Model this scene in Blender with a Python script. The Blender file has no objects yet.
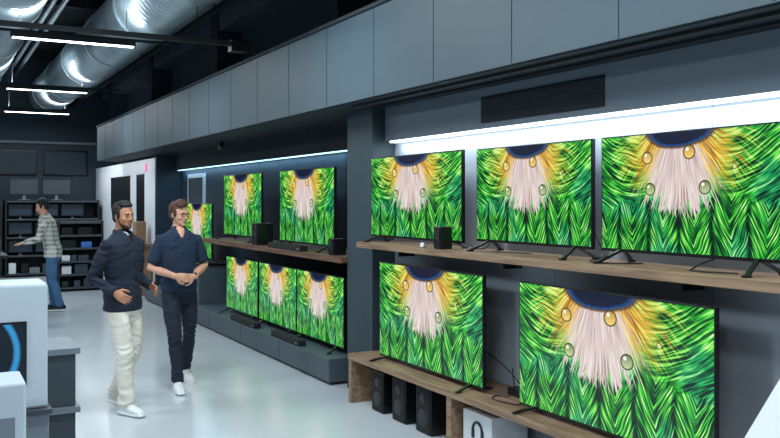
import bpy, bmesh, math, random
from mathutils import Vector, Matrix, noise
from mathutils.bvhtree import BVHTree
random.seed(7)
scene = bpy.context.scene
try:
    scene.view_settings.view_transform = 'Standard'
except Exception:
    pass

# ------------------------------------------------------------ materials
def srgb(r, g, b):
    def c(v):
        v /= 255.0
        return v/12.92 if v <= 0.04045 else ((v+0.055)/1.055)**2.4
    return (c(r), c(g), c(b), 1)

def mat(name, col, rough=0.5, metal=0.0, var=0.08, scale=6.0, bump=0.0, bscale=80.0, emit=None, estr=1.0, stretch=None):
    m = bpy.data.materials.new(name); m.use_nodes = True
    nt = m.node_tree; N = nt.nodes; L = nt.links
    p = N['Principled BSDF']
    p.inputs['Roughness'].default_value = rough
    p.inputs['Metallic'].default_value = metal
    tc = N.new('ShaderNodeTexCoord')
    mp = N.new('ShaderNodeMapping'); L.new(tc.outputs['Object'], mp.inputs['Vector'])
    if stretch: mp.inputs['Scale'].default_value = stretch
    nz = N.new('ShaderNodeTexNoise'); nz.inputs['Scale'].default_value = scale; nz.inputs['Detail'].default_value = 4
    L.new(mp.outputs[0], nz.inputs['Vector'])
    mr = N.new('ShaderNodeMapRange'); mr.inputs['From Min'].default_value = .3; mr.inputs['From Max'].default_value = .7
    mr.inputs['To Min'].default_value = 1-var; mr.inputs['To Max'].default_value = 1+var
    L.new(nz.outputs['Fac'], mr.inputs['Value'])
    vm = N.new('ShaderNodeVectorMath'); vm.operation = 'SCALE'
    vm.inputs[0].default_value = col[:3]; L.new(mr.outputs[0], vm.inputs['Scale'])
    L.new(vm.outputs[0], p.inputs['Base Color'])
    if bump > 0:
        n2 = N.new('ShaderNodeTexNoise'); n2.inputs['Scale'].default_value = bscale; n2.inputs['Detail'].default_value = 3
        L.new(mp.outputs[0], n2.inputs['Vector'])
        b = N.new('ShaderNodeBump'); b.inputs['Strength'].default_value = bump; b.inputs['Distance'].default_value = .01
        L.new(n2.outputs['Fac'], b.inputs['Height']); L.new(b.outputs[0], p.inputs['Normal'])
    if emit:
        p.inputs['Emission Color'].default_value = emit
        p.inputs['Emission Strength'].default_value = estr
    return m

def wood_mat(name, c1, c2):
    m = bpy.data.materials.new(name); m.use_nodes = True
    nt = m.node_tree; N = nt.nodes; L = nt.links
    p = N['Principled BSDF']; p.inputs['Roughness'].default_value = .5
    tc = N.new('ShaderNodeTexCoord'); mp = N.new('ShaderNodeMapping'); mp.inputs['Scale'].default_value = (22, 1.2, 22)
    L.new(tc.outputs['Object'], mp.inputs['Vector'])
    nz = N.new('ShaderNodeTexNoise'); nz.inputs['Scale'].default_value = 1.6; nz.inputs['Detail'].default_value = 6; nz.inputs['Distortion'].default_value = .6
    L.new(mp.outputs[0], nz.inputs['Vector'])
    cr = N.new('ShaderNodeValToRGB'); cr.color_ramp.elements[0].position = .35; cr.color_ramp.elements[1].position = .68
    cr.color_ramp.elements[0].color = c1; cr.color_ramp.elements[1].color = c2
    L.new(nz.outputs['Fac'], cr.inputs[0]); L.new(cr.outputs[0], p.inputs['Base Color'])
    return m

def plaid_mat(name):
    m = bpy.data.materials.new(name); m.use_nodes = True
    nt = m.node_tree; N = nt.nodes; L = nt.links
    p = N['Principled BSDF']; p.inputs['Roughness'].default_value = .9
    tc = N.new('ShaderNodeTexCoord')
    outs = []
    for d in ('X', 'Z'):
        w = N.new('ShaderNodeTexWave'); w.bands_direction = d; w.inputs['Scale'].default_value = 4.5
        w.inputs['Distortion'].default_value = .3
        L.new(tc.outputs['Object'], w.inputs['Vector']); outs.append(w)
    ad = N.new('ShaderNodeMath'); ad.operation = 'ADD'
    L.new(outs[0].outputs['Fac'], ad.inputs[0]); L.new(outs[1].outputs['Fac'], ad.inputs[1])
    cr = N.new('ShaderNodeValToRGB')
    mu = N.new('ShaderNodeMath'); mu.operation = 'MULTIPLY'; mu.inputs[1].default_value = .5
    L.new(ad.outputs[0], mu.inputs[0]); L.new(mu.outputs[0], cr.inputs[0])
    cr.color_ramp.elements[0].position = .2; cr.color_ramp.elements[0].color = srgb(135, 138, 132)
    cr.color_ramp.elements[1].position = .75; cr.color_ramp.elements[1].color = srgb(215, 214, 205)
    L.new(cr.outputs[0], p.inputs['Base Color'])
    return m

def screen_mat(name, strength=1.0):
    m = bpy.data.materials.new(name); m.use_nodes = True
    nt = m.node_tree; N = nt.nodes; L = nt.links
    p = N['Principled BSDF']
    p.inputs['Base Color'].default_value = (.004, .004, .004, 1); p.inputs['Roughness'].default_value = .22
    def M(op, a, b=None, c=None, clamp=False):
        n = N.new('ShaderNodeMath'); n.operation = op; n.use_clamp = clamp
        for i, v in enumerate((a, b, c)):
            if v is None: continue
            if isinstance(v, (int, float)): n.inputs[i].default_value = v
            else: L.new(v, n.inputs[i])
        return n.outputs[0]
    def V(x, y, z=0.0):
        n = N.new('ShaderNodeCombineXYZ')
        for i, v in enumerate((x, y, z)):
            if isinstance(v, (int, float)): n.inputs[i].default_value = v
            else: L.new(v, n.inputs[i])
        return n.outputs[0]
    def NZ(vec, scale=1.0, detail=2.0):
        n = N.new('ShaderNodeTexNoise'); n.inputs['Scale'].default_value = scale; n.inputs['Detail'].default_value = detail
        L.new(vec, n.inputs['Vector']); return n.outputs['Fac']
    def ramp(f, stops):
        n = N.new('ShaderNodeValToRGB'); cr = n.color_ramp
        while len(cr.elements) < len(stops): cr.elements.new(.5)
        for e, (pos, col) in zip(cr.elements, stops):
            e.position = pos; e.color = (*col, 1)
        L.new(f, n.inputs[0]); return n.outputs[0]
    def mix(f, a, b):
        n = N.new('ShaderNodeMix'); n.data_type = 'RGBA'
        if isinstance(f, (int, float)): n.inputs[0].default_value = f
        else: L.new(f, n.inputs[0])
        for i, v in ((6, a), (7, b)):
            if isinstance(v, tuple): n.inputs[i].default_value = (*v, 1)
            else: L.new(v, n.inputs[i])
        return n.outputs[2]
    def fmix(f, a, b):
        n = N.new('ShaderNodeMix'); n.data_type = 'FLOAT'
        L.new(f, n.inputs[0]); L.new(a, n.inputs[2]); L.new(b, n.inputs[3]); return n.outputs[0]
    def step(v, lo, hi):   # 1 when v<lo, 0 when v>hi
        n = N.new('ShaderNodeMapRange'); n.interpolation_type = 'SMOOTHSTEP'
        n.inputs['From Min'].default_value = lo; n.inputs['From Max'].default_value = hi
        n.inputs['To Min'].default_value = 1; n.inputs['To Max'].default_value = 0
        L.new(v, n.inputs['Value']); return n.outputs[0]
    uvn = N.new('ShaderNodeUVMap'); uvn.uv_map = 'UVMap'
    sp = N.new('ShaderNodeSeparateXYZ'); L.new(uvn.outputs[0], sp.inputs[0])
    x = M('MULTIPLY', M('SUBTRACT', sp.outputs[0], .48), 1.78)
    dy = M('SUBTRACT', 1.0, sp.outputs[1])
    ax = M('ABSOLUTE', x)
    warp = NZ(V(x, dy, 3.0), 3.0, 1)
    w0 = M('SUBTRACT', warp, .5)
    ang = M('ARCTAN2', x, M('ADD', dy, .22))
    r = M('SQRT', M('ADD', M('MULTIPLY', x, x), M('MULTIPLY', dy, dy)))
    ang_w = M('ADD', ang, M('MULTIPLY', w0, .12))
    s1 = NZ(V(M('MULTIPLY', ang_w, 50.0), M('MULTIPLY', r, 4.0), 0.0), 1.0, 2)
    # outer barbs: sweep outward and down, curving with distance
    q = M('ADD', M('SUBTRACT', dy, M('MULTIPLY', ax, .60)), M('MULTIPLY', M('MULTIPLY', ax, ax), .75))
    q = M('ADD', q, M('MULTIPLY', w0, .10))
    s2 = NZ(V(M('MULTIPLY', q, 52.0), M('MULTIPLY', ax, 5.0), 5.0), 1.0, 2)
    # lower blades: repeating chevrons with dark midribs
    cell = M('PINGPONG', M('ADD', ax, M('MULTIPLY', w0, .10)), .16)
    q3 = M('SUBTRACT', dy, M('MULTIPLY', cell, 1.9))
    s3 = NZ(V(M('MULTIPLY', M('ADD', q3, M('MULTIPLY', w0, .08)), 40.0), M('MULTIPLY', ax, 9.0), 9.0), 1.0, 2)
    rib = step(cell, .004, .03)
    s3 = M('SUBTRACT', s3, M('MULTIPLY', rib, .16))
    clump = NZ(V(M('MULTIPLY', ang_w, 9.0), M('MULTIPLY', r, 2.6), 2.0), 1.0, 1)
    low = step(M('ADD', M('SUBTRACT', .60, dy), M('ADD', M('MULTIPLY', ax, .05), M('MULTIPLY', w0, .5))), .0, .10)
    side = step(M('ADD', ax, M('MULTIPLY', w0, .4)), .3, .5)
    sa = fmix(side, s2, s1)
    st = fmix(low, sa, s3)
    st = M('ADD', M('MULTIPLY', M('SUBTRACT', st, .5), 1.35), M('ADD', .48, M('MULTIPLY', M('SUBTRACT', clump, .5), .32)))
    green = ramp(st, [(.28, (.0, .012, .008)), (.40, (.002, .07, .014)), (.50, (.010, .28, .022)), (.58, (.05, .62, .04)),
                      (.67, (.30, .90, .12)), (.80, (.85, 1.0, .62))])
    teal = ramp(st, [(.30, (.0, .022, .018)), (.45, (.0, .16, .07)), (.58, (.02, .50, .20)), (.78, (.50, .95, .55))])
    tn = NZ(V(x, dy, 8.0), 2.2, 1)
    col = mix(M('MULTIPLY', step(M('SUBTRACT', 1.0, tn), .42, .55), .6), green, teal)
    # orange/yellow halo
    ex = M('DIVIDE', x, .60); ey = M('DIVIDE', M('SUBTRACT', dy, .18), .38)
    e1 = M('SQRT', M('ADD', M('MULTIPLY', ex, ex), M('MULTIPLY', ey, ey)))
    e1 = M('ADD', e1, M('MULTIPLY', M('SUBTRACT', s1, .5), 1.6))
    orange = ramp(st, [(.30, (.18, .09, .01)), (.44, (.58, .28, .02)), (.56, (.90, .52, .04)), (.74, (.98, .86, .30))])
    yel = ramp(st, [(.32, (.06, .18, .01)), (.5, (.34, .62, .04)), (.68, (.82, .92, .25))])
    col = mix(step(e1, .92, 1.12), col, yel)
    col = mix(step(e1, .66, .86), col, orange)
    # cream centre with fine rays
    ex = M('DIVIDE', x, M('ADD', .24, M('MULTIPLY', dy, .30))); ey = M('DIVIDE', M('SUBTRACT', dy, .33), .36)
    e2 = M('SQRT', M('ADD', M('MULTIPLY', ex, ex), M('MULTIPLY', ey, ey)))
    e2 = M('ADD', e2, M('MULTIPLY', M('SUBTRACT', s1, .5), 1.5))
    fine = NZ(V(M('MULTIPLY', ang, 95.0), M('MULTIPLY', r, 2.5), 12.0), 1.0, 2)
    pink = ramp(fine, [(.30, (.34, .21, .20)), (.43, (.62, .46, .44)), (.55, (.80, .69, .66)), (.70, (.97, .94, .88))])
    col = mix(step(e2, .80, .98), col, pink)
    # dark blue eye
    ex = M('DIVIDE', M('SUBTRACT', x, .0), .33); ey = M('DIVIDE', M('ADD', dy, .03), .15)
    e3 = M('SQRT', M('ADD', M('MULTIPLY', ex, ex), M('MULTIPLY', ey, ey)))
    e3 = M('ADD', e3, M('MULTIPLY', w0, .25)); e3 = M('ADD', e3, M('MULTIPLY', M('SUBTRACT', s1, .5), .25))
    col = mix(step(e3, 1.05, 1.18), col, (.12, .06, .03))
    col = mix(step(e3, .94, 1.02), col, (.0, .06, .22))
    col = mix(step(e3, .82, .92), col, (.002, .005, .03))
    # droplets
    for (dx0, dy0, rad, c1, c2) in ((-.33, .20, .055, (.50, .26, .02), (1.0, .78, .28)), (.10, .17, .060, (.50, .24, .02), (1.0, .72, .20)),
                                    (-.30, .47, .055, (.14, .20, .05), (.62, .75, .35)), (.25, .46, .058, (.12, .18, .06), (.60, .72, .40)),
                                    (.52, .30, .022, (.3, .4, .05), (.8, .9, .4))):
        ddx = M('SUBTRACT', x, dx0); ddy = M('SUBTRACT', dy, dy0)
        dd = M('DIVIDE', M('SQRT', M('ADD', M('MULTIPLY', ddx, ddx), M('MULTIPLY', ddy, ddy))), rad)
        hx = M('ADD', ddx, rad*.3); hy = M('ADD', ddy, rad*.4)
        hd = M('DIVIDE', M('SQRT', M('ADD', M('MULTIPLY', hx, hx), M('MULTIPLY', hy, hy))), rad)
        inner = mix(M('MULTIPLY', M('ADD', M('DIVIDE', ddy, rad), 1.0), .5, clamp=True), c1, c2)
        inner = mix(step(hd, .15, .35), inner, (1, 1, .9))
        dc = mix(step(dd, .75, .9), (.05, .05, .01), inner)
        col = mix(step(dd, .97, 1.05), col, dc)
    L.new(col, p.inputs['Emission Color']); p.inputs['Emission Strength'].default_value = strength
    return m

M_floor = mat('floor_resin', srgb(190, 198, 203), .18, var=.035, scale=1.2)
M_ceil = mat('ceiling_dark', srgb(22, 32, 38), .9)
M_wallR = mat('wall_panel_light', srgb(158, 168, 180), .6, var=.02)
M_wallDark = mat('wall_dark_teal', srgb(30, 50, 64), .6, var=.05)
M_wallUp = mat('wall_upper', srgb(44, 62, 72), .7, var=.05)
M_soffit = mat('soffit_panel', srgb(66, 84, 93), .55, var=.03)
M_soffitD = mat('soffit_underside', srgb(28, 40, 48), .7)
M_seam = mat('seam', srgb(30, 40, 46), .8)
M_band = mat('band_grey', srgb(104, 118, 130), .5, var=.02)
M_pillar = mat('pillar_dark', srgb(44, 60, 68), .6, var=.05)
M_white = mat('white_panel', srgb(215, 220, 226), .4, var=.02)
M_black = mat('black_plastic', srgb(16, 18, 20), .3)
M_blackm = mat('black_metal', srgb(22, 28, 32), .5, metal=.3)
M_grill = mat('vent_grille', srgb(24, 34, 46), .7, bump=.4, bscale=300)
M_wood = wood_mat('oak_board', srgb(112, 88, 68), srgb(160, 132, 104))
M_woodd = wood_mat('oak_board_edge', srgb(84, 58, 44), srgb(126, 92, 70))
M_galv = mat('galvanised_steel', srgb(180, 196, 204), .34, metal=.75, var=.15, scale=3, bump=.2, bscale=12)
M_plat = mat('platform_grey', srgb(68, 82, 90), .5, var=.04)
M_led = mat('led_diffuser', srgb(255, 255, 255), .5, emit=(.80, .93, 1, 1), estr=4)
M_ledc = mat('led_cove', srgb(255, 255, 255), .5, emit=(.45, .80, 1, 1), estr=2.2)
M_tube = mat('tube_light', srgb(255, 255, 255), .5, emit=(.92, .97, 1, 1), estr=7)
M_screen = screen_mat('peacock_screen', 1.0)
M_grey = mat('mid_grey', srgb(110, 120, 128), .6)
M_dgrey = mat('dark_grey', srgb(52, 62, 70), .6)
M_pink = mat('pink_sign', srgb(230, 90, 160), .5, emit=srgb(230, 90, 160), estr=.7)
M_blue = mat('blue_pack', srgb(60, 110, 190), .5)
M_fabric = mat('speaker_fabric', srgb(24, 26, 28), .95, bump=.5, bscale=400)
M_cone = mat('speaker_cone', srgb(40, 44, 48), .5)
M_brown = mat('cardboard', srgb(140, 108, 80), .8)

# ------------------------------------------------------------ mesh builder
class MB:
    def __init__(s):
        s.bm = bmesh.new(); s.mats = []; s.uv = s.bm.loops.layers.uv.new('UVMap')
    def mi(s, m):
        if m not in s.mats: s.mats.append(m)
        return s.mats.index(m)
    def box(s, x0, x1, y0, y1, z0, z1, m, bev=0, rot=None, piv=None):
        vs = [s.bm.verts.new(c) for c in ((x0,y0,z0),(x1,y0,z0),(x1,y1,z0),(x0,y1,z0),(x0,y0,z1),(x1,y0,z1),(x1,y1,z1),(x0,y1,z1))]
        fs = [s.bm.faces.new([vs[i] for i in f]) for f in ((0,3,2,1),(4,5,6,7),(0,1,5,4),(1,2,6,5),(2,3,7,6),(3,0,4,7))]
        i = s.mi(m)
        for f in fs: f.material_index = i
        if rot is not None:
            piv = Vector(piv or ((x0+x1)/2, (y0+y1)/2, (z0+z1)/2))
            for v in vs: v.co = rot @ (v.co-piv) + piv
        if bev > 0:
            es = list({e for f in fs for e in f.edges})
            r = bmesh.ops.bevel(s.bm, geom=es, offset=bev, segments=2, affect='EDGES', profile=.5)
            for f in r['faces']: f.material_index = i
        return s
    def beam(s, a, b, w, h, m):
        a, b = Vector(a), Vector(b); t = (b-a); l = t.length; t.normalize()
        ref = Vector((1, 0, 0)) if abs(t.x) < .9 else Vector((0, 1, 0))
        u = (ref - ref.dot(t)*t).normalized(); v = t.cross(u)
        vs = []
        for c in (a, b):
            for su, sv in ((-1,-1),(1,-1),(1,1),(-1,1)):
                vs.append(s.bm.verts.new(c+u*su*w/2+v*sv*h/2))
        i = s.mi(m)
        for f in ((3,2,1,0),(4,5,6,7),(0,1,5,4),(1,2,6,5),(2,3,7,6),(3,0,4,7)):
            s.bm.faces.new([vs[k] for k in f]).material_index = i
        return s
    def tube(s, pts, rad, m, seg=16, radii=None):
        pts = [Vector(p) for p in pts]; i = s.mi(m); rings = []
        up = None
        for k, p in enumerate(pts):
            t = (pts[min(k+1, len(pts)-1)]-pts[max(k-1, 0)]).normalized()
            if up is None:
                up = Vector((0, 0, 1)) if abs(t.z) < .9 else Vector((1, 0, 0))
            u = (up-up.dot(t)*t).normalized(); v = t.cross(u); up = u
            rr = radii[k] if radii else rad
            rings.append([s.bm.verts.new(p+(u*math.cos(2*math.pi*j/seg)+v*math.sin(2*math.pi*j/seg))*rr) for j in range(seg)])
        for a, b in zip(rings, rings[1:]):
            for j in range(seg):
                f = s.bm.faces.new((a[j], a[(j+1)%seg], b[(j+1)%seg], b[j])); f.material_index = i; f.smooth = True
        s.bm.faces.new(rings[0][::-1]).material_index = i
        s.bm.faces.new(rings[-1]).material_index = i
        return s
    def quad(s, cs, m, uv=True):
        vs = [s.bm.verts.new(c) for c in cs]
        f = s.bm.faces.new(vs); f.material_index = s.mi(m)
        for l, c in zip(f.loops, ((0,0),(1,0),(1,1),(0,1))): l[s.uv].uv = c
        return s
    def done(s, name, loc=(0,0,0), rz=0, parent=None):
        me = bpy.data.meshes.new(name)
        bmesh.ops.recalc_face_normals(s.bm, faces=[f for f in s.bm.faces])
        s.bm.to_mesh(me); s.bm.free()
        for m in s.mats: me.materials.append(m)
        o = bpy.data.objects.new(name, me); scene.collection.objects.link(o)
        o.location = loc; o.rotation_euler = (0, 0, rz)
        if parent: o.parent = parent
        return o

# ------------------------------------------------------------ room shell
MB().box(-6, 4.3, -4, 22.3, -.1, 0, M_floor).done('floor')
MB().box(-6, 4.3, -4, 22.3, 5.2, 5.3, M_ceil).done('ceiling')
MB().box(4.1, 4.3, -4, 22.3, 0, 5.2, M_wallUp).done('wall_right')
MB().box(-6, 4.1, 22, 22.3, 0, 5.2, M_wallDark).done('wall_back')
MB().box(-6.2, -6, -4, 22.3, 0, 5.2, M_wallUp).done('wall_left')
MB().box(-6, 4.1, -4.2, -4, 0, 5.2, M_wallUp).done('wall_front')
b = MB()
b.box(3.65, 4.1, -1, 6.65, 0, 2.565, M_wallR)
for y in (5.75, 4.45, 3.15, 1.85, .55):
    b.box(3.649, 3.651, y-.0015, y+.0015, 0, 2.27, M_grey)
b.done('wall_display')
b = MB(); b.box(3.55, 3.65, -1, 6.65, 2.27, 2.565, M_band)
b.box(3.543, 3.552, 3.86, 5.15, 2.31, 2.50, M_grill)
for k in range(8): b.box(3.538, 3.545, 3.86, 5.15, 2.318+k*.024, 2.322+k*.024, M_blackm)
b.done('trim_1')
MB().box(3.57, 3.635, -1, 6.6, 2.255, 2.27, M_led).done('led_strip')
b = MB(); b.box(4.04, 4.1, 7.16, 15.5, 0, 2.565, M_wallDark)
for y in (8.5, 9.9, 11.3, 12.7, 14.1): b.box(4.038, 4.041, y-.003, y+.003, 0, 2.27, M_seam)
b.done('wall_alcove')
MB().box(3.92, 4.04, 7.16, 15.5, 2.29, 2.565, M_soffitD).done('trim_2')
MB().box(3.95, 4.0, 7.2, 15.4, 2.28, 2.29, M_ledc).done('led_strip')
b = MB(); b.box(3.42, 4.1, 6.65, 7.16, 0, 2.565, M_pillar, bev=.006)
b.done('wall_pillar')
# soffit
b = MB(); b.box(3.1, 4.1, -4, 18.7, 2.575, 3.3, M_soffit)
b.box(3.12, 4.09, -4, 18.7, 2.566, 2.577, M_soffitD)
y = -3.1
while y < 18.6:
    b.box(3.098, 3.102, y-.003, y+.003, 2.58, 3.3, M_seam); y += .91
b.box(3.08, 3.12, -4, 18.7, 3.28, 3.31, M_seam)
b.done('ceiling_soffit')
MB().box(3.2, 3.24, -1, 6.6, 2.545, 2.566, M_blackm).box(3.38, 3.42, -1, 6.6, 2.55, 2.566, M_blackm).done('track_rail')
b = MB()
b.box(3.75, 4.1, -4, 22, 4.25, 4.6, M_soffit)
for y in (4, 8.2, 12.4, 16.6, 20.8): b.box(3.72, 4.1, y-.18, y+.18, 3.31, 5.2, M_wallDark)
b.done('wall_upper_beam')
b = MB()
for y in (3, 6, 9, 12, 15, 18, 21):
    b.box(-6, 4.1, y-.06, y+.06, 4.96, 5.2, M_blackm)
b.done('ceiling_beams')
b = MB()
PZ = ((-.3, 4.5), (1.62, 4.72), (1.78, 4.72), (3.1, 4.3), (3.25, 4.3))
for x, z in PZ: b.tube([(x, -4, z), (x, 22, z)], .04, M_galv, 10)
for y in range(0, 22, 2):
    for x, z in PZ: b.tube([(x, y, z), (x, y, 5.2)], .006, M_blackm, 6)
b.done('conduit_pipes')
b = MB()
b.box(2.98, 3.04, -3, 22, 4.0, 4.06, M_blackm)
for y in range(0, 22, 2): b.box(3.0, 3.02, y, y+.02, 4.0, 5.2, M_blackm)
b.done('cable_tray')

def duct(x, z, rad, y0, y1, name='spiral_duct', elbow=False):
    b = MB(); pts = []; rr = []
    y = y0
    while y < y1:
        pts += [(x, y, z), (x, y+.10, z), (x, y+.112, z), (x, y+.124, z)]
        rr += [rad, rad, rad*1.04, rad]; y += .136
    b.tube(pts, rad, M_galv, 32, rr)
    y = y0+1
    while y < y1:
        b.tube([(x, y, z), (x, y+.03, z), (x, y+.06, z)], rad*1.07, M_galv, 32)
        b.box(x-rad*.9, x-rad*.87, y+.02, y+.04, z, 5.2, M_blackm); b.box(x+rad*.87, x+rad*.9, y+.02, y+.04, z, 5.2, M_blackm)
        y += 2.4
    if elbow:
        pts = [(x, y0+.1, z)]
        for k in range(10):
            a = k/9*math.pi/2; pts.append((x-.5*(1-math.cos(a)), y0-.5*math.sin(a), z))
        pts.append((.9, y0-.5, z)); b.tube(pts, rad*1.02, M_galv, 28)
    return b.done(name)
duct(2.45, 4.22, .41, 5.2, 21.5, elbow=True)
duct(.85, 4.25, .38, 5.6, 21.5)
duct(-1.4, 4.3, .36, 2, 21.5)

# linear ceiling luminaires
def area(name, loc, sx, sy, power, col=(1, 1, 1), rot=(0, 0, 0)):
    l = bpy.data.lights.new(name, 'AREA'); l.shape = 'RECTANGLE'; l.size = sx; l.size_y = sy; l.energy = power; l.color = col
    o = bpy.data.objects.new(name, l); scene.collection.objects.link(o); o.location = loc; o.rotation_euler = rot
    return o
def lum(x0, x1, y, z=3.6, power=40, up=.3):
    b = MB()
    b.box(x0-.5, x1+.55, y-.02, y+.02, z+.06, z+.09, M_blackm)
    b.box(x0, x1, y-.035, y+.035, z, z+.06, M_blackm)
    b.box(x0+.02, x1-.02, y-.03, y+.03, z-.012, z, M_tube)
    for x in (x0+.1, x1-.1): b.tube([(x, y, z+.1), (x, y, 5.2)], .006, M_blackm, 6)
    o = b.done('linear_ceiling_light')
    a = area('lamp_light', (( x0+x1)/2, y, z-.02), x1-x0, .12, power, (.84, .94, 1)); a.parent = o
    a = area('added_up_fill', (( x0+x1)/2, y, z+.11), x1-x0, .08, power*up, (.84, .94, 1), (math.pi, 0, 0)); a.parent = o  # unseen upward fill, added to brighten the ducts and ceiling
    return o
for (x0, x1, y) in ((.8, 2.18, 10.5), (1.1, 2.4, 15.4), (1.35, 2.65, 19.4)):
    lum(x0, x1, y, power=62)
lum(.8, 2.2, 6.3, z=3.75, power=95)
for y in (3.2, .2, -2.6): lum(.8, 2.2, y, power=72)
for y in (-1, 3.5, 8, 12.5, 17): lum(-2.8, -1.4, y, power=95)
b = MB(); b.box(.2, 3.0, 8.9, 8.95, 3.42, 3.47, M_blackm); b.box(2.86, 3.06, 8.86, 9.0, 3.36, 3.48, M_black)
for x in (.5, 2.5): b.tube([(x, 8.93, 3.47), (x, 8.93, 5.2)], .006, M_blackm, 6)
b.done('ceiling_rail')
area('cove_light', (3.60, 2.8, 2.25), .05, 7.4, 34, (.80, .92, 1)).rotation_euler = (0, math.radians(8), 0)
area('cove_light_alcove', (3.975, 11.3, 2.275), .04, 8, 16, (.40, .72, 1))

# ------------------------------------------------------------ televisions
def television(yc, w, zb, h, xf, base, bump=True, foot=.13, rz=0):
    b = MB(); z0 = zb-base; z1 = z0+h
    b.box(-w/2, w/2, 0, .028, z0, z1, M_black, bev=.003)
    if bump: b.box(-w*.36, w*.36, .028, .065, z0+.04, z0+h*.6, M_black, bev=.008)
    e = .009
    b.quad([(-w/2+e, -.0015, z0+.018), (w/2-e, -.0015, z0+.018), (w/2-e, -.0015, z1-e), (-w/2+e, -.0015, z1-e)], M_screen)
    for sx in (-1, 1):
        x = sx*(w/2-.16)
        b.beam((x, .014, z0+.015), (x+sx*.05, -foot, .008), .022, .014, M_black)
        b.beam((x, .014, z0+.015), (x+sx*.05, foot, .008), .022, .014, M_black)
        b.box(x+sx*.05-.014, x+sx*.05+.014, -foot-.02, -foot+.02, 0, .012, M_black)
        b.box(x+sx*.05-.014, x+sx*.05+.014, foot-.02, foot+.02, 0, .012, M_black)
    return b.done('television', (xf, yc, base), math.radians(-90)+rz)
SH = 1.39
television((5.16+6.60)/2, 1.44, 1.435, .68, 3.385, SH, bump=False, foot=.1)
television((3.86+5.07)/2, 1.21, 1.455, .66, 3.45, SH)
television((2.56+3.78)/2, 1.22, 1.455, .66, 3.45, SH)
BT = .425
television((4.80+6.32)/2, 1.52, .45, .785, 3.32, BT)
television((2.83+4.37)/2, 1.54, .45, .785, 3.30, BT, foot=.11)
AS = 1.215
television(8.6, 1.52, 1.27, .82, 3.6, AS)
television(10.75, 1.52, 1.27, .82, 3.6, AS)
television(12.85, 1.5, .88, .82, 3.6, .83)
PT = .25
television(8.04, 1.19, .30, .70, 3.52, PT, foot=.11)
television(9.25, 1.19, .30, .70, 3.52, PT, foot=.11)
television(10.52, 1.24, .30, .70, 3.52, PT, foot=.11)

b = MB(); b.box(3.25, 3.649, -.8, 6.62, SH-.05, SH, M_wood, bev=.003)
for y in (0, 1.6, 3.2, 4.8, 6.3): b.box(3.5, 3.649, y, y+.02, SH-.12, SH-.05, M_blackm)
b.done('wood_shelf')
b = MB()
b.box(3.18, 3.649, -.8, 6.645, BT-.05, BT, M_wood, bev=.003)
b.box(3.19, 3.649, 6.595, 6.645, 0, BT-.05, M_wood)
for y in (5.02, 3.4, 1.8, .2): b.box(3.20, 3.649, y, y+.06, 0, BT-.05, M_wood)
b.done('tv_bench')
b = MB(); b.box(3.36, 4.036, 7.17, 11.75, AS-.055, AS, M_woodd, bev=.003)
for y in (7.4, 9.6, 11.5): b.box(3.8, 4.036, y, y+.02, AS-.14, AS-.055, M_blackm)
b.done('wood_shelf')
b = MB(); b.box(3.3, 4.035, 7.31, 15.1, .03, PT, M_plat, bev=.006); b.box(3.34, 4.035, 7.34, 15.1, 0, .03, M_black)
for y in (8.6, 9.9, 11.2, 12.5, 13.8): b.box(3.298, 3.301, y-.003, y+.003, .03, PT, M_seam)
b.box(3.4, 3.85, 12.05, 13.65, PT, .80, M_plat, bev=.006); b.box(3.38, 3.87, 12.03, 13.67, .80, .83, M_black)
b.done('display_platform')

def speaker(x, y, z, w, d, h, n=2):
    b = MB(); b.box(-d/2, d/2, -w/2, w/2, 0, h, M_black, bev=.006)
    b.box(-d/2-.006, -d/2, -w/2+.012, w/2-.012, .012, h-.012, M_fabric)
    for k in range(n):
        r = w*.30 if k == 0 else w*.18
        zc = h*.33 if k == 0 else h*.74
        b.tube([(-d/2-.010, 0, zc), (-d/2-.004, 0, zc)], r, M_cone, 20)
        b.tube([(-d/2-.013, 0, zc), (-d/2-.010, 0, zc)], r*.8, M_black, 16)
    return b.done('loudspeaker', (x, y, z))
speaker(3.36, 6.22, 0, .20, .22, .33); speaker(3.36, 5.86, 0, .21, .22, .34); speaker(3.36, 5.48, 0, .22, .22, .355)
speaker(3.315, 5.31, SH, .10, .10, .165, 1)
speaker(3.50, 9.68, AS, .2, .2, .26, 2); speaker(3.50, 7.55, AS, .12, .14, .16, 1)
b = MB(); b.box(-.15, .15, -.17, .17, 0, .30, M_white, bev=.004)
b.box(-.152, -.149, -.15, .15, .03, .045, M_dgrey); b.box(-.152, -.149, -.15, .02, .06, .072, M_grey)
pts = [(-.155, math.cos(a)*.055-.01, .18+math.sin(a)*.06) for a in [math.pi*k/10 for k in range(11)]]
b.tube(pts, .009, M_black, 8)
for sy in (-.065, .045): b.box(-.158, -.149, sy-.016, sy+.016, .125, .19, M_black, bev=.004)
b.done('headphone_box', (3.42, 4.80, 0))
def soundbar(x, y, z, l):
    b = MB(); b.box(-.045, .045, -l/2, l/2, 0, .06, M_fabric, bev=.01); b.box(-.047, -.044, -l/2+.03, -l/2+.1, .02, .03, M_grey)
    b.done('soundbar', (x, y, z))
soundbar(3.41, 8.65, AS, .95); soundbar(3.36, 9.9, PT, .9); soundbar(3.36, 8.5, PT, .8)
def cable(pts, name='power_cable', m=None):
    cu = bpy.data.curves.new(name, 'CURVE'); cu.dimensions = '3D'; cu.bevel_depth = .004
    s = cu.splines.new('BEZIER'); s.bezier_points.add(len(pts)-1)
    for bp, p in zip(s.bezier_points, pts):
        bp.co = p; bp.handle_left_type = bp.handle_right_type = 'AUTO'
    cu.materials.append(m or M_black)
    o = bpy.data.objects.new(name, cu); scene.collection.objects.link(o)
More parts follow.
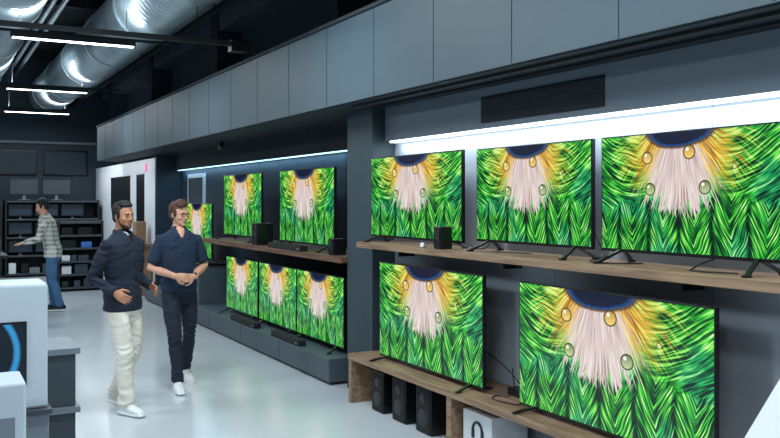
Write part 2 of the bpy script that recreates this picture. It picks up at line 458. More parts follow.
cable([(3.52, 4.95, SH+.2), (3.5, 5.0, SH+.03), (3.40, 5.05, SH+.006), (3.45, 4.7, SH+.006), (3.5, 4.5, SH+.006)])
cable([(3.54, 3.95, SH+.18), (3.52, 3.85, SH+.03), (3.38, 3.8, SH+.006), (3.36, 3.6, SH+.006), (3.5, 3.5, SH+.006)])
cable([(3.5, 2.9, SH+.1), (3.44, 3.1, SH+.006), (3.36, 3.0, SH+.006), (3.42, 2.8, SH+.006)])
cable([(3.42, 4.6, BT+.2), (3.42, 4.62, BT+.02), (3.35, 4.7, BT+.006), (3.3, 4.5, BT+.006), (3.4, 4.4, BT+.006), (3.6, 4.5, BT+.006)])
cable([(3.5, 5.3, BT+.3), (3.5, 4.75, BT+.15), (3.55, 4.6, BT+.006), (3.45, 4.45, BT+.006)])
b = MB(); b.box(3.46, 3.56, 4.50, 4.72, BT, BT+.05, M_black, bev=.01); b.done('set_top_box')
def tag(x, y, z):
    b = MB(); b.box(-.002, .002, -.022, .022, 0, .036, M_white, rot=Matrix.Rotation(math.radians(15), 3, 'Y')); b.box(-.015, .02, -.022, .022, 0, .004, M_black)
    b.done('price_tag', (x, y, z))
tag(3.28, 5.55, SH+.001)
b = MB(); b.tube([(0, 0, .1), (0, 0, .04)], .02, M_black, 12); b.tube([(0, 0, .05), (-.06, -.06, .01)], .035, M_black, 14); b.done('security_camera', (3.6, 11.6, 2.466))

# ------------------------------------------------------------ white brand wall (far)
b = MB(); b.box(3.6, 4.1, 15.6, 21.9, 0, 2.52, M_white); b.box(3.59, 4.1, 15.5, 15.6, 0, 2.56, M_wallDark)
b.box(3.594, 3.602, 17.8, 19.9, 1.55, 2.25, M_black); b.box(3.594, 3.602, 16.5, 17.2, 1.3, 2.25, M_black)
b.box(3.594, 3.602, 16.9, 17.2, .9, 1.25, M_dgrey)
b.done('wall_brand')
b = MB(); b.tube([(3.58, 16.35, 2.36), (3.599, 16.35, 2.36)], .08, M_pink, 24); b.tube([(3.575, 16.35, 2.36), (3.585, 16.35, 2.36)], .045, M_white, 20); b.done('round_sign')
b = MB(); b.box(3.3, 3.58, 15.8, 16.4, 0, .9, M_brown, bev=.01); b.box(3.25, 3.58, 15.7, 16.5, .9, .95, M_wood); b.box(3.32, 3.5, 15.9, 16.2, .95, 1.35, M_brown, bev=.008); b.done('wooden_display_stand')
area('brand_light', (3.1, 18.5, 2.54), .2, 5.5, 22, (.90, .96, 1)).rotation_euler = (0, math.radians(-15), 0)
b = MB(); b.box(4.0, 4.037, 13.9, 14.9, 1.55, 2.2, M_white); b.box(3.995, 4.002, 13.97, 14.83, 1.62, 2.13, M_dgrey); b.done('framed_display')

# ------------------------------------------------------------ back wall displays
cols = [M_white, M_black, M_dgrey, M_grey, M_blue, M_brown, M_white, M_black, M_dgrey]
def gondola(x0, x1, y0, d, h, n, kind='boxes', name='display_shelf'):
    b = MB()
    b.box(x0, x1, y0+d-.04, y0+d, 0, h, M_blackm)
    b.box(x0-.02, x0+.02, y0, y0+d, 0, h, M_blackm); b.box(x1-.02, x1+.02, y0, y0+d, 0, h, M_blackm)
    zs = [.08+(h-.1)*k/n for k in range(n+1)]
    for z in zs: b.box(x0+.02, x1-.02, y0, y0+d-.04, z-.03, z, M_dgrey)
    for z in zs: b.box(x0+.02, x1-.02, y0-.008, y0, z-.035, z+.005, M_dgrey)
    o = b.done(name)
    b = MB()
    for z in zs[:-1]:
        x = x0+.06
        if kind == 'screens' and z > .3:
            while x < x1-.55:   # small dark monitors, side by side
                hh = (h-.1)/n*.82
                b.box(x, x+.5, y0+.12, y0+.15, z+.06, z+hh, M_black, bev=.004)
                b.quad([(x+.02, y0+.118, z+.08), (x+.48, y0+.118, z+.08), (x+.48, y0+.118, z+hh-.02), (x+.02, y0+.118, z+hh-.02)], M_wallDark)
                b.box(x+.2, x+.3, y0+.08, y0+.2, z, z+.012, M_grey); b.box(x+.235, x+.265, y0+.15, y0+.17, z, z+.15, M_grey)
                x += .56
        else:
            while x < x1-.3:
                w = random.uniform(.08, .26); hh = random.uniform(.1, (h-.1)/n*.75)
                b.box(x, x+w, y0+.05, y0+d*.6, z, z+hh, random.choice(cols), bev=.004); x += w+random.uniform(.02, .12)
    b.done('boxed_products', parent=o)
gondola(-3, 1.4, 20.9, .6, 1.75, 4, 'screens')
gondola(1.5, 3.5, 20.9, .6, 1.75, 4, 'screens')
gondola(2.15, 2.95, 17.2, .5, 1.35, 5)
gondola(-.8, .9, 18.2, .5, 1.2, 3)
def monitor(x, y, z, w=.62, h=.36, wall=False):
    b = MB(); b.box(-w/2, w/2, 0, .03, .12, .12+h, M_black, bev=.004)
    b.quad([(-w/2+.015, -.002, .135), (w/2-.015, -.002, .135), (w/2-.015, -.002, .105+h), (-w/2+.015, -.002, .105+h)], M_dgrey)
    b.box(-.03, .03, .03, .05, 0, .3, M_grey); b.box(-.12, .12, -.06, .1, 0, .012, M_grey)
    b.done('computer_monitor', (x, y, z))
for x in (-.3, .9, 1.9, 2.6): monitor(x, 21.15, 1.75)
b = MB()
for k in range(5):
    b.box(-2.2+k*1.15, -1.2+k*1.15, 21.93, 21.999, 2.35, 2.95, M_black, bev=.01)
    b.box(-2.16+k*1.15, -1.24+k*1.15, 21.925, 21.932, 2.39, 2.91, M_wallDark)
b.done('wall_screens')
MB().box(-6, 3.6, 21.9, 21.999, 3.1, 3.16, M_grey).done('trim_3')

b = MB(); b.box(-.9, 1.0, 13.5, 14.6, .9, .95, M_black, bev=.006); b.box(-.8, .9, 13.6, 14.5, 0, .9, M_blackm, bev=.01)
b.done('demo_table')
def laptop(x, y, z, rz):
    b = MB(); b.box(-.17, .17, -.12, .12, 0, .018, M_grey, bev=.004)
    b.box(-.17, .17, .115, .127, .015, .24, M_black, rot=Matrix.Rotation(math.radians(-15), 3, 'X'), piv=(0, .12, .015))
    b.done('laptop', (x, y, z), rz)
laptop(.2, 13.9, .95, .2); laptop(.75, 14.0, .95, -.2); laptop(-.4, 13.9, .95, 0)
b = MB(); b.box(-.2, .2, -.12, .12, 0, .35, M_black, bev=.02); b.tube([(0, -.13, .18), (0, -.12, .18)], .1, M_cone, 20); b.done('party_speaker', (.5, 14.4, .95))
b = MB(); b.box(-.25, .25, -.2, .2, 0, .5, M_dgrey, bev=.01); b.box(-.26, .26, -.21, .21, .5, .53, M_black); b.box(-.2, .2, -.15, .15, .53, .6, M_grey, bev=.01); b.done('storage_plinth', (.85, 12.6, 0))

# ------------------------------------------------------------ foreground product boxes at left
M_pic = bpy.data.materials.new('swirl_print'); M_pic.use_nodes = True
nt = M_pic.node_tree; N = nt.nodes; L = nt.links; p = N['Principled BSDF']; p.inputs['Roughness'].default_value = .3
tc = N.new('ShaderNodeTexCoord'); wv = N.new('ShaderNodeTexWave'); wv.wave_type = 'RINGS'; wv.rings_direction = 'Y'
mp = N.new('ShaderNodeMapping'); mp.inputs['Location'].default_value = (-.02, 0, -.27); L.new(tc.outputs['Object'], mp.inputs[0])
wv.inputs['Scale'].default_value = 2.2; wv.inputs['Distortion'].default_value = 1.6; wv.inputs['Detail'].default_value = 1; L.new(mp.outputs[0], wv.inputs[0])
cr = N.new('ShaderNodeValToRGB'); e = cr.color_ramp.elements; e[0].position = .86; e[0].color = srgb(12, 24, 36); e[1].position = 1; e[1].color = srgb(50, 140, 190)
L.new(wv.outputs['Fac'], cr.inputs[0]); L.new(cr.outputs[0], p.inputs['Base Color'])
L.new(cr.outputs[0], p.inputs['Emission Color']); p.inputs['Emission Strength'].default_value = .3  # print also emits its own colour, so it glows faintly
M_boxw = mat('package_white', srgb(182, 194, 203), .5, var=.03)
M_boxg = mat('package_grey', srgb(112, 124, 134), .5, var=.03)
b = MB(); b.box(-.4, .478, 4.15, 4.5, 0, .78, M_boxg, bev=.006); b.box(-.42, .49, 4.13, 4.52, .78, .80, M_dgrey); b.done('display_plinth')
b = MB(); b.box(-.36, .36, -.15, .15, 0, .567, M_boxw, bev=.012)
b.box(-.3, .27, -.156, -.149, .11, .40, M_black); b.box(-.29, .26, -.159, -.155, .12, .39, M_pic); b.box(-.3, -.1, -.153, -.149, .45, .48, M_dgrey)
b.done('tablet_display_box', (.115, 4.32, .801))
b = MB(); b.box(-.3, .325, 3.5, 3.8, 0, .72, M_boxg, bev=.006); b.done('display_plinth')
b = MB(); b.box(-.24, .24, -.13, .13, 0, .33, M_boxw, bev=.01); b.box(-.2, .2, -.133, -.129, .05, .2, M_boxg); b.done('product_box', (.085, 3.66, .721))
b = MB()
b.box(.42, .66, 4.62, 5.0, .02, .98, M_dgrey, bev=.006)
for z in (.0, .33, .66, .96): b.box(.40, .68, 4.60, 5.02, z, z+.03, M_grey)
b.done('storage_rack')
b = MB()
bm_ = b.bm; i = b.mi(M_white)
prof = [(-.02, .90), (.62, .90), (.62, 1.20), (.16, 1.20)]
fr = [bm_.verts.new((x, 0, z)) for x, z in prof]; bk = [bm_.verts.new((x, .35, z)) for x, z in prof]
bm_.faces.new(fr).material_index = i; bm_.faces.new(bk[::-1]).material_index = i
for k in range(4): bm_.faces.new((fr[k], bk[k], bk[(k+1) % 4], fr[(k+1) % 4])).material_index = i
b.box(.06, .56, .04, .31, 0, .90, M_boxg, bev=.01)
b.done('display_stand', (2.26, 1.66, 0), math.radians(-28.4))

# ------------------------------------------------------------ people
class Parts:
    def __init__(s): s.g = {}
    def bm(s, label):
        if label not in s.g: s.g[label] = bmesh.new()
        return s.g[label]
def ptube(bm, pts, radii, ref=(1, 0, 0), seg=16, n=2.0):
    pts = [Vector(p) for p in pts]; radii = [(r, r) if isinstance(r, (int, float)) else r for r in radii]
    ref = Vector(ref)
    t0 = (pts[1]-pts[0]).normalized(); t1 = (pts[-1]-pts[-2]).normalized()
    P = [pts[0]-t0*min(radii[0])*.45] + pts + [pts[-1]+t1*min(radii[-1])*.45]
    R = [(radii[0][0]*.7, radii[0][1]*.7)] + radii + [(radii[-1][0]*.7, radii[-1][1]*.7)]
    rings = []
    for k, p in enumerate(P):
        t = (P[min(k+1, len(P)-1)]-P[max(k-1, 0)]).normalized()
        u = ref-ref.dot(t)*t
        if u.length < .2: u = Vector((0, 1, 0)); u = u-u.dot(t)*t
        u.normalize(); v = t.cross(u)
        ring = []
        for j in range(seg):
            a = 2*math.pi*j/seg; c, s_ = math.cos(a), math.sin(a)
            c = math.copysign(abs(c)**(2/n), c); s_ = math.copysign(abs(s_)**(2/n), s_)
            ring.append(bm.verts.new(p+u*c*R[k][0]+v*s_*R[k][1]))
        rings.append(ring)
    for a, b_ in zip(rings, rings[1:]):
        for j in range(seg): bm.faces.new((a[j], a[(j+1) % seg], b_[(j+1) % seg], b_[j]))
    for ring, sgn, t in ((rings[0], -1, t0), (rings[-1], 1, t1)):
        c = sum((v.co for v in ring), Vector())/seg + t*sgn*.002
        cv = bm.verts.new(c)
        for j in range(seg):
            f = (ring[(j+1) % seg], ring[j], cv) if sgn < 0 else (ring[j], ring[(j+1) % seg], cv)
            bm.faces.new(f)
def pell(bm, c, r, rot=None, seg=18):
    m = Matrix.Translation(Vector(c)) @ (rot.to_4x4() if rot else Matrix.Identity(4)) @ Matrix.Diagonal((r[0], r[1], r[2], 1))
    bmesh.ops.create_uvsphere(bm, u_segments=seg, v_segments=seg-4, radius=1, matrix=m)
def xform(bm, M):
    for v in bm.verts: v.co = M @ v.co
def remesh(parts, voxel, smooth=2, disp=None, fix=None):
    allb = bmesh.new(); trees = {}
    for lab, bm in parts.g.items():
        bmesh.ops.recalc_face_normals(bm, faces=bm.faces[:])
        me = bpy.data.meshes.new('t'); bm.to_mesh(me); allb.from_mesh(me); bpy.data.meshes.remove(me)
        trees[lab] = BVHTree.FromBMesh(bm)
    me = bpy.data.meshes.new('tmp'); allb.to_mesh(me); allb.free()
    o = bpy.data.objects.new('tmp', me); scene.collection.objects.link(o)
    md = o.modifiers.new('r', 'REMESH'); md.mode = 'VOXEL'; md.voxel_size = voxel; md.adaptivity = 0
    if smooth:
        s = o.modifiers.new('s', 'SMOOTH'); s.factor = .5; s.iterations = smooth
    dg = bpy.context.evaluated_depsgraph_get(); ev = o.evaluated_get(dg); m2 = ev.to_mesh()
    vs = [v.co.copy() for v in m2.vertices]; ns = [v.normal.copy() for v in m2.vertices]
    fs = [tuple(p.vertices) for p in m2.polygons]; cs = [p.center.copy() for p in m2.polygons]
    ev.to_mesh_clear(); bpy.data.objects.remove(o); bpy.data.meshes.remove(me)
    labs = []
    vl = {}
    for f, c in zip(fs, cs):
        best = None; bd = 9
        for lab, t in trees.items():
            h = t.find_nearest(c, .08)
            if h[0] is not None and h[3] < bd: bd = h[3]; best = lab
        if fix: best = fix(best, c)
        labs.append(best or 'skin')
        for v in f: vl[v] = best
    if disp:
        for i_, v in enumerate(vs):
            d = disp(vl.get(i_), v)
            if d: vs[i_] = v+ns[i_]*d
    for bm in parts.g.values(): bm.free()
    return vs, fs, labs
def hand(parts, wrist, f, n, thumb, curl=.5, s=1.0):
    f = Vector(f).normalized(); n = Vector(n); n = (n-n.dot(f)*f).normalized(); sd = f.cross(n)*thumb
    w = Vector(wrist); bm = parts.bm('skin')
    ptube(bm, [w-f*.03*s, w, w+f*.04*s, w+f*.085*s], [(.026*s, .021*s), (.027*s, .019*s), (.038*s, .016*s), (.040*s, .013*s)], ref=sd)
    for k, (off, L_) in enumerate(((.030, .072), (.010, .080), (-.010, .075), (-.029, .058))):
        p = w+f*.082*s+sd*off*s; pts = [p-f*.015*s, p]; a = curl*.4
        d0 = (f+sd*off*1.5).normalized()
        for seg in (.45, .3, .25):
            d = d0*math.cos(a)+n*math.sin(a); p = p+d*L_*seg*s; pts.append(p); a += curl
        ptube(bm, pts, [.0095*s, .0095*s, .009*s, .0085*s, .007*s], ref=sd, seg=10)
    p = w+f*.02*s+sd*.022*s
    pts = [p]
    for d, l in (((f*.6+sd*.8+n*.2), .035), ((f*.85+sd*.35+n*.35), .032), ((f*.9+sd*.05+n*.45), .026)):
        p = p+Vector(d).normalized()*l*s; pts.append(p)
    ptube(bm, pts, [.014*s, .0115*s, .0105*s, .008*s], ref=n, seg=10)

def make_man(name, loc, phi, S):
    mats_l = []
    V_, F_, MI = [], [], []
    def add(res):
        vs, fs, labs = res; o = len(V_)
        V_.extend(vs)
        for f, l in zip(fs, labs):
            F_.append([i_+o for i_ in f])
            m = S['mats'].get(l, S['mats']['skin'])
            if m not in mats_l: mats_l.append(m)
            MI.append(mats_l.index(m))
    def addraw(bm, lab):
        bmesh.ops.recalc_face_normals(bm, faces=bm.faces[:])
        bm.verts.index_update()
        add(([v.co.copy() for v in bm.verts], [[v.index for v in f.verts] for f in bm.faces], [lab]*len(bm.faces))); bm.free()
    lean = S.get('lean', 0.0); k = S.get('bulk', 1.0)
    def T(x, y, z):
        return Vector((x, y+lean*max(0, z-.95), z))
    P = Parts()
    tr = P.bm('trousers')
    ptube(tr, [(0, 0, 1.02), (0, 0, .95), (0, -.005, .88), (0, 0, .82)], [(.145, .105), (.152, .115), (.155, .118), (.13, .10)], n=2.3)
    for side in (1, -1):
        leg = S['legR'] if side == 1 else S['legL']
        hip = Vector((.082*side, 0, .90)); kn = Vector(leg['knee']); an = Vector(leg['ankle'])
        tw = S.get('hem', .058); kw = S.get('kneew', .066)
        th = hip.lerp(kn, .5)+Vector((side*.006, .01, 0)); ca = kn.lerp(an, .35)+Vector((0, -.012, 0))
        cm = kn.lerp(an, .7)
        ptube(tr, [hip, th, kn, ca, cm, an+Vector((0, 0, .01))], [.088, (.080, .086), kw, kw, (kw*.92+tw)/2, tw], ref=(1, 0, 0))
        fy = leg.get('yaw', 0); fp = leg.get('pitch', 0)
        Mx = Matrix.Translation(Vector((an.x, an.y, an.z-.085))) @ Matrix.Rotation(fy, 4, 'Z') @ Matrix.Rotation(fp, 4, 'X')
        tmp = bmesh.new()
        ptube(tmp, [(0, -.07, .05), (0, -.04, .06), (0, .02, .062), (0, .08, .047), (0, .14, .038), (0, .185, .032)],
              [(.030, .036), (.038, .046), (.042, .046), (.046, .034), (.045, .025), (.034, .016)])
        ptube(tmp, [(0, -.015, .05), (0, -.015, .11)], [.045, .043])
        xform(tmp, Mx); me = bpy.data.meshes.new('t'); tmp.to_mesh(me); tmp.free(); P.bm('shoe').from_mesh(me); bpy.data.meshes.remove(me)
        tmp = bmesh.new()
        ptube(tmp, [(0, -.08, .014), (0, -.04, .014), (0, .05, .014), (0, .13, .014), (0, .195, .016)],
              [(.034, .014), (.043, .014), (.044, .014), (.051, .014), (.036, .013)], n=3)
        xform(tmp, Mx); me = bpy.data.meshes.new('t'); tmp.to_mesh(me); tmp.free(); P.bm('sole').from_mesh(me); bpy.data.meshes.remove(me)
    sh = P.bm('shirt'); hz = S.get('hem_z', .90)
    rings = [(hz, .168, .128), (.98, .165, .122), (1.08, .157, .113), (1.17, .160, .114), (1.27, .174, .122), (1.36, .184, .124), (1.405, .180, .114), (1.445, .148, .098), (1.480, .104, .080), (1.505, .070, .062)]
    rings = [r for r in rings if r[0] >= hz]
    ptube(sh, [T(0, -.004 if z > 1.47 else 0, z) for z, a, b_ in rings], [(a*k, b_*k) for z, a, b_ in rings], n=2.2, seg=28)
    for side in (1, -1):   # turned-down collar
        ptube(sh, [T(0, -.076, 1.520), T(side*.050, -.055, 1.516), T(side*.071, -.005, 1.506), T(side*.062, .045, 1.492)],
              [(.009, .020)]*4, ref=(side*1.0, .6, 0), seg=10)
        ptube(sh, [T(side*.056, .052, 1.490), T(side*.054, .092, 1.455), T(side*.064, .116, 1.405)], [(.020, .010), (.024, .010), (.008, .006)], ref=(1, 0, 0), seg=10)
    vs_ = P.bm('tee' if S.get('open') else 'skin')
    ptube(vs_, [T(0, .040, 1.51), T(0, .078, 1.47), T(0, .104, 1.425)], [(.040, .022), (.032, .022), (.010, .014)], ref=(1, 0, 0))
    ptube(P.bm('skin'), [T(0, -.012, 1.44), T(0, -.010, 1.53)], [.060, .056])
    ptube(sh, [T(0, .106*k, 1.395), T(0, .115*k, 1.36), T(0, .120*k, 1.28)], [(.016, .012)]*3)
    if S.get('open'):
        ptube(sh, [T(.02, .120*k, 1.32), T(.015, .113*k, 1.15), T(.012, .126*k, hz+.01)], [(.02, .01)]*3)
        for s2 in (1, -1): ptube(sh, [T(s2*.05, .114*k, 1.30), T(s2*.13, .090*k, 1.30)], [(.008, .05)]*2, ref=(0, 1, 0))
    for side in (1, -1):
        arm = S['armR'] if side == 1 else S['armL']
        shd = T(side*.160*k, 0, 1.40); el = Vector(arm['elbow']); wr = Vector(arm['wrist'])
        ml = shd.lerp(el, .45)+Vector((side*.006, 0, 0))
        if S['sleeve'] == 'long':
            ptube(sh, [T(side*.09, 0, 1.41), shd, ml, el, el.lerp(wr, .5), el.lerp(wr, .90)], [.055, .062*k, .058*k, .050*k, .046*k, .040*k], ref=(0, 1, 0))
            ptube(P.bm('skin'), [el.lerp(wr, .7), wr], [.03, .026], ref=(0, 1, 0))
            ptube(sh, [el.lerp(wr, .84), el.lerp(wr, .93)], [.0425*k, .0425*k], ref=(0, 1, 0))
        else:
            ptube(sh, [T(side*.09, 0, 1.41), shd, ml, shd.lerp(el, .74)], [.055, .061, .059, .058], ref=(0, 1, 0))
            ptube(sh, [shd.lerp(el, .70), shd.lerp(el, .76)], [.0605, .0605], ref=(0, 1, 0))
            ptube(P.bm('skin'), [shd.lerp(el, .6), el, el.lerp(wr, .35), wr], [.044, .040, .039, .027], ref=(0, 1, 0))
    short = S['sleeve'] != 'long'
    def fix(lab, c):
        if lab in ('shirt', 'trousers'): return 'shirt' if c.z > hz-.012 else 'trousers'
        return lab
    def disp(lab, v):
        if lab in ('shirt', 'trousers'):
            if lab == 'trousers':   # creases gather at knee, ankle and crotch
                g = math.exp(-((v.z-.50)/.10)**2)+math.exp(-((v.z-.15)/.09)**2)+.8*math.exp(-((v.z-.80)/.06)**2)+.25
            else:
                g = .40+.8*math.exp(-((v.z-1.02)/.10)**2)+((0 if short else .7) if abs(v.x) > .19 else 0)
                if short and abs(v.x) > .19: g = .12
            if v.z > 1.42: g *= .3
            e_ = min(1.0, abs(v.z-hz)/.05)
            n1 = noise.noise(Vector((v.x*5, v.y*5, v.z*22+v.x*10*math.copysign(1, v.x)+v.y*6)))
            rdg = (1-abs(n1)*2.4)
            n2 = noise.noise(Vector((v.x*9+4, v.y*9, v.z*7)))
            return ((max(rdg, -.3)-.6)*.009*g+n2*(.002 if short and abs(v.x) > .19 else .005))*e_
        return 0
    add(remesh(P, .0068, 2, disp, fix))
    H = Parts()
    for side in (1, -1):
        arm = S['armR'] if side == 1 else S['armL']
        hand(H, arm['wrist'], arm['f'], arm['n'], arm.get('thumb', 1), arm.get('curl', .4))
    add(remesh(H, .004, 1))
    hc = T(0, .0, 1.642)+Vector((0, S.get('hy', .012), 0)); R = Matrix.Rotation(S.get('yaw', 0), 4, 'Z') @ Matrix.Rotation(S.get('nod', 0), 4, 'X') @ Matrix.Rotation(S.get('tilt', 0), 4, 'Y')
    HM = Matrix.Translation(hc) @ R @ Matrix.Scale(.95, 4)
    P = Parts(); sk = P.bm('skin')
    pell(sk, (0, -.012, .03), (.074, .093, .09)); pell(sk, (0, .022, -.018), (.064, .070, .09)); pell(sk, (0, .035, -.072), (.047, .050, .042))
    pell(sk, (0, .070, -.098), (.022, .016, .018)); pell(sk, (0, .079, .020), (.048, .016, .012))
    for s_ in (1, -1):
        pell(sk, (s_*.04, .058, -.03), (.022, .022, .024)); pell(sk, (s_*.072, -.008, -.012), (.008, .016, .027), Matrix.Rotation(s_*.3, 3, 'Z'))
        pell(sk, (s_*.010, .098, -.034), (.008, .01, .007))
    ptube(sk, [(0, .088, .012), (0, .099, -.012), (0, .109, -.033)], [.007, .008, .010])
    pell(sk, (0, .086, -.058), (.022, .012, .012))
    ha = P.bm('hair')
    pell(ha, (0, -.028, .050), (.083, .094, .084)); pell(ha, (0, -.055, -.004), (.072, .058, .072))
    for s_ in (1, -1): pell(ha, (s_*.069, .012, .02), (.012, .022, .045))
    if S['hair'] == 'short':
        pell(ha, (0, .035, .095), (.060, .044, .024)); pell(ha, (0, .0, .110), (.062, .06, .028))
    elif S['hair'] == 'wavy':
        pell(ha, (.01, .045, .102), (.062, .046, .034)); pell(ha, (-.02, .005, .118), (.06, .06, .034)); pell(ha, (.035, .06, .090), (.035, .03, .025))
    else:
        pell(ha, (0, -.02, .09), (.078, .085, .06))
    if S.get('beard'):
        be = P.bm('beard')
        pell(be, (0, .033, -.084), (.0485, .050, .037)); pell(be, (0, .072, -.101), (.023, .0158, .016))
        for s_ in (1, -1): ptube(be, [(s_*.064, .006, -.03), (s_*.056, .018, -.065), (s_*.04, .042, -.09)], [(.004, .008), (.006, .010), (.008, .014)])
        ptube(be, [(-.022, .087, -.053), (0, .096, -.048), (.022, .087, -.053)], [.004, .0045, .004], ref=(0, 0, 1))
    def hd(lab, v):
        if lab == 'hair': return noise.noise(v*38)*.006+noise.noise(v*90)*.003
        return 0
    vs, fs, labs = remesh(P, .0045, 1, hd); add(([HM @ v for v in vs], fs, labs))
    P = Parts(); ptube(P.bm('skin'), [hc+Vector((0, -.02, -.04)), hc+Vector((0, -.025, -.10)), T(0, -.012, 1.47)], [.05, .052, .060]); add(remesh(P, .006, 1))
    def feat(lab, fn):
        bm = bmesh.new(); fn(bm); xform(bm, HM); addraw(bm, lab)
    for s_ in (1, -1):
        feat('eyewhite', lambda bm: pell(bm, (s_*.030, .0835, .0), (.0115, .008, .0050)))
        feat('dark', lambda bm: pell(bm, (s_*.030, .0895, .0), (.0052, .0035, .0050)))
        feat('brow', lambda bm: ptube(bm, [(s_*.014, .095, .017), (s_*.031, .094, .021), (s_*.047, .084, .016)], [.0025, .0032, .002], ref=(0, 0, 1), seg=8))
        if S.get('glasses'):
            def ring(bm):
                pts = [Vector((s_*.033+math.cos(a)*.022, .103-abs(math.cos(a)*s_+1)*.003, .0+math.sin(a)*.017)) for a in [2*math.pi*q/16 for q in range(17)]]
                ptube(bm, pts, [.0022]*17, ref=(0, 1, 0), seg=6)
            feat('dark', ring)
            feat('dark', lambda bm: ptube(bm, [(s_*.055, .098, .004), (s_*.074, .05, .004), (s_*.08, -.01, .0)], [.002]*3, ref=(0, 0, 1), seg=6))
    if S.get('glasses'): feat('dark', lambda bm: ptube(bm, [(-.012, .103, .004), (.012, .103, .004)], [.002]*2, ref=(0, 0, 1), seg=6))
    feat('lip', lambda bm: pell(bm, (0, .0935, -.0615), (.021, .006, .0035))); feat('lip', lambda bm: pell(bm, (0, .092, -.0685), (.018, .007, .0042)))
    for z in ((1.385, 1.34, 1.30) if not S.get('open') else (1.28, 1.18, 1.08, .98)):
        bm = bmesh.new(); pell(bm, T(0.0 if not S.get('open') else .015, .128*k, z), (.006, .004, .006), seg=8); addraw(bm, 'button')
    if S.get('watch'):
        bm = bmesh.new(); a_ = S['armL']; e_, w_ = Vector(a_['elbow']), Vector(a_['wrist'])
        ptube(bm, [e_.lerp(w_, .90), e_.lerp(w_, .97)], [.031, .031], ref=(0, 1, 0)); addraw(bm, 'dark')
    me = bpy.data.meshes.new(name); me.from_pydata([tuple(v) for v in V_], [], F_)
    for m in mats_l: me.materials.append(m)
    me.polygons.foreach_set('material_index', MI); me.polygons.foreach_set('use_smooth', [True]*len(F_)); me.update()
    o = bpy.data.objects.new(name, me); scene.collection.objects.link(o); o.location = loc; o.rotation_euler = (0, 0, phi)
    o.scale = (S.get('scale', 1),)*3
    return o

def cloth(n, c, var=.08): return mat(n, c, .9, var=var, scale=5, bump=.12, bscale=300)
skin1 = mat('skin_tan', srgb(176, 122, 92), .5, var=.05); skin2 = mat('skin_fair', srgb(212, 158, 132), .5, var=.05)
hair1 = mat('hair_black', srgb(20, 18, 18), .7, var=.3, scale=60); hair2 = mat('hair_brown', srgb(78, 50, 34), .7, var=.35, scale=60)
base = dict(eyewhite=mat('eye_white', srgb(190, 184, 178), .3), dark=mat('dark_gloss', srgb(14, 14, 16), .3), shoe=mat('sneaker_white', srgb(222, 224, 226), .6),
            sole=mat('sole_white', srgb(238, 240, 240), .6), button=mat('button', srgb(60, 66, 76), .4))
navy = cloth('navy_overshirt', srgb(18, 30, 48)); navy2 = cloth('navy_polo', srgb(28, 45, 68)); cream = cloth('cream_trousers', srgb(222, 216, 204), .04)
dnavy = cloth('dark_navy_trousers', srgb(22, 31, 48)); denim = cloth('blue_denim', srgb(70, 110, 150))
man1 = dict(mats=dict(base, skin=skin1, hair=hair1, beard=mat('beard', srgb(70, 46, 36), .9, var=.3, scale=80), brow=hair1, lip=mat('lip1', srgb(150, 88, 76), .5), shirt=navy, tee=base['dark'], trousers=cream),
    sleeve='long', open=True, hem_z=.86, bulk=1.05, hem=.072, kneew=.074, beard=True, hair='short', yaw=math.radians(-8), nod=0, scale=.985,
    legR=dict(knee=(.10, .12, .50), ankle=(.10, .14, .088), yaw=-.1), legL=dict(knee=(-.09, .03, .50), ankle=(-.09, -.16, .105), yaw=.1, pitch=-.16),
    armR=dict(elbow=(.235, -.10, 1.13), wrist=(.21, .12, 1.02), f=(-.1, .85, -.45), n=(-.9, 0, -.3), thumb=1, curl=.55),
    armL=dict(elbow=(-.235, -.06, 1.13), wrist=(-.19, .14, 1.04), f=(.25, .8, -.3), n=(.9, 0, -.3), thumb=-1, curl=.55))
make_man('man', (1.41, 7.28, 0), math.radians(-145), man1)
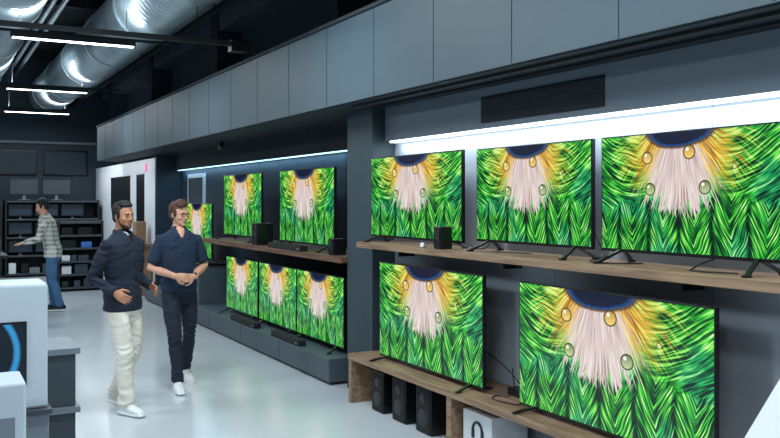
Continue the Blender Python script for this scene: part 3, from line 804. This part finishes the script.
man2 = dict(mats=dict(base, skin=skin2, hair=hair2, brow=hair2, lip=mat('lip2', srgb(180, 110, 100), .5), shirt=navy2, trousers=dnavy),
    sleeve='short', hem_z=.93, bulk=1.02, hem=.056, kneew=.062, hair='wavy', glasses=True, watch=True, yaw=math.radians(26), nod=-.06, scale=.985,
    legR=dict(knee=(.085, .17, .50), ankle=(.07, .20, .088), yaw=-.1), legL=dict(knee=(-.11, -.02, .49), ankle=(-.14, -.26, .115), yaw=.1, pitch=-.25),
    armR=dict(elbow=(.260, -.03, 1.14), wrist=(.09, .20, 1.07), f=(-.95, .15, -.15), n=(0, -1, -.1), thumb=-1, curl=.45),
    armL=dict(elbow=(-.260, -.03, 1.14), wrist=(-.09, .185, 1.06), f=(.9, .15, -.15), n=(0, -1, -.2), thumb=1, curl=.6))
make_man('man', (2.05, 7.95, 0), math.radians(-178), man2)
man3 = dict(mats=dict(base, skin=skin2, hair=hair1, brow=hair1, lip=man2['mats']['lip'], shirt=plaid_mat('plaid_shirt'), trousers=denim, shoe=base['dark']),
    sleeve='long', hem_z=.86, bulk=1.08, hem=.065, hair='full', yaw=.1, nod=-.35, lean=.22,
    legR=dict(knee=(.10, .06, .50), ankle=(.10, .0, .088)), legL=dict(knee=(-.09, .0, .50), ankle=(-.12, -.12, .088)),
    armR=dict(elbow=(.27, .18, 1.14), wrist=(.16, .40, 1.08), f=(-.2, .95, -.1), n=(0, 0, -1), thumb=-1, curl=.3),
    armL=dict(elbow=(-.27, .18, 1.14), wrist=(-.16, .40, 1.08), f=(.2, .95, -.1), n=(0, 0, -1), thumb=1, curl=.3))
make_man('man', (1.72, 14.40, 0), math.radians(75), man3)

# ------------------------------------------------------------ world + camera
w = bpy.data.worlds.new('World'); scene.world = w; w.use_nodes = True
w.node_tree.nodes['Background'].inputs[0].default_value = (.5, .7, .9, 1); w.node_tree.nodes['Background'].inputs[1].default_value = .05
cam = bpy.data.cameras.new('camera'); cam.sensor_width = 36; cam.lens = 850/780*36; cam.shift_y = -19/780
co = bpy.data.objects.new('camera', cam); scene.collection.objects.link(co)
co.location = (0, 0, 1.75); co.rotation_euler = (math.radians(90), 0, math.radians(-28.42))
scene.camera = co
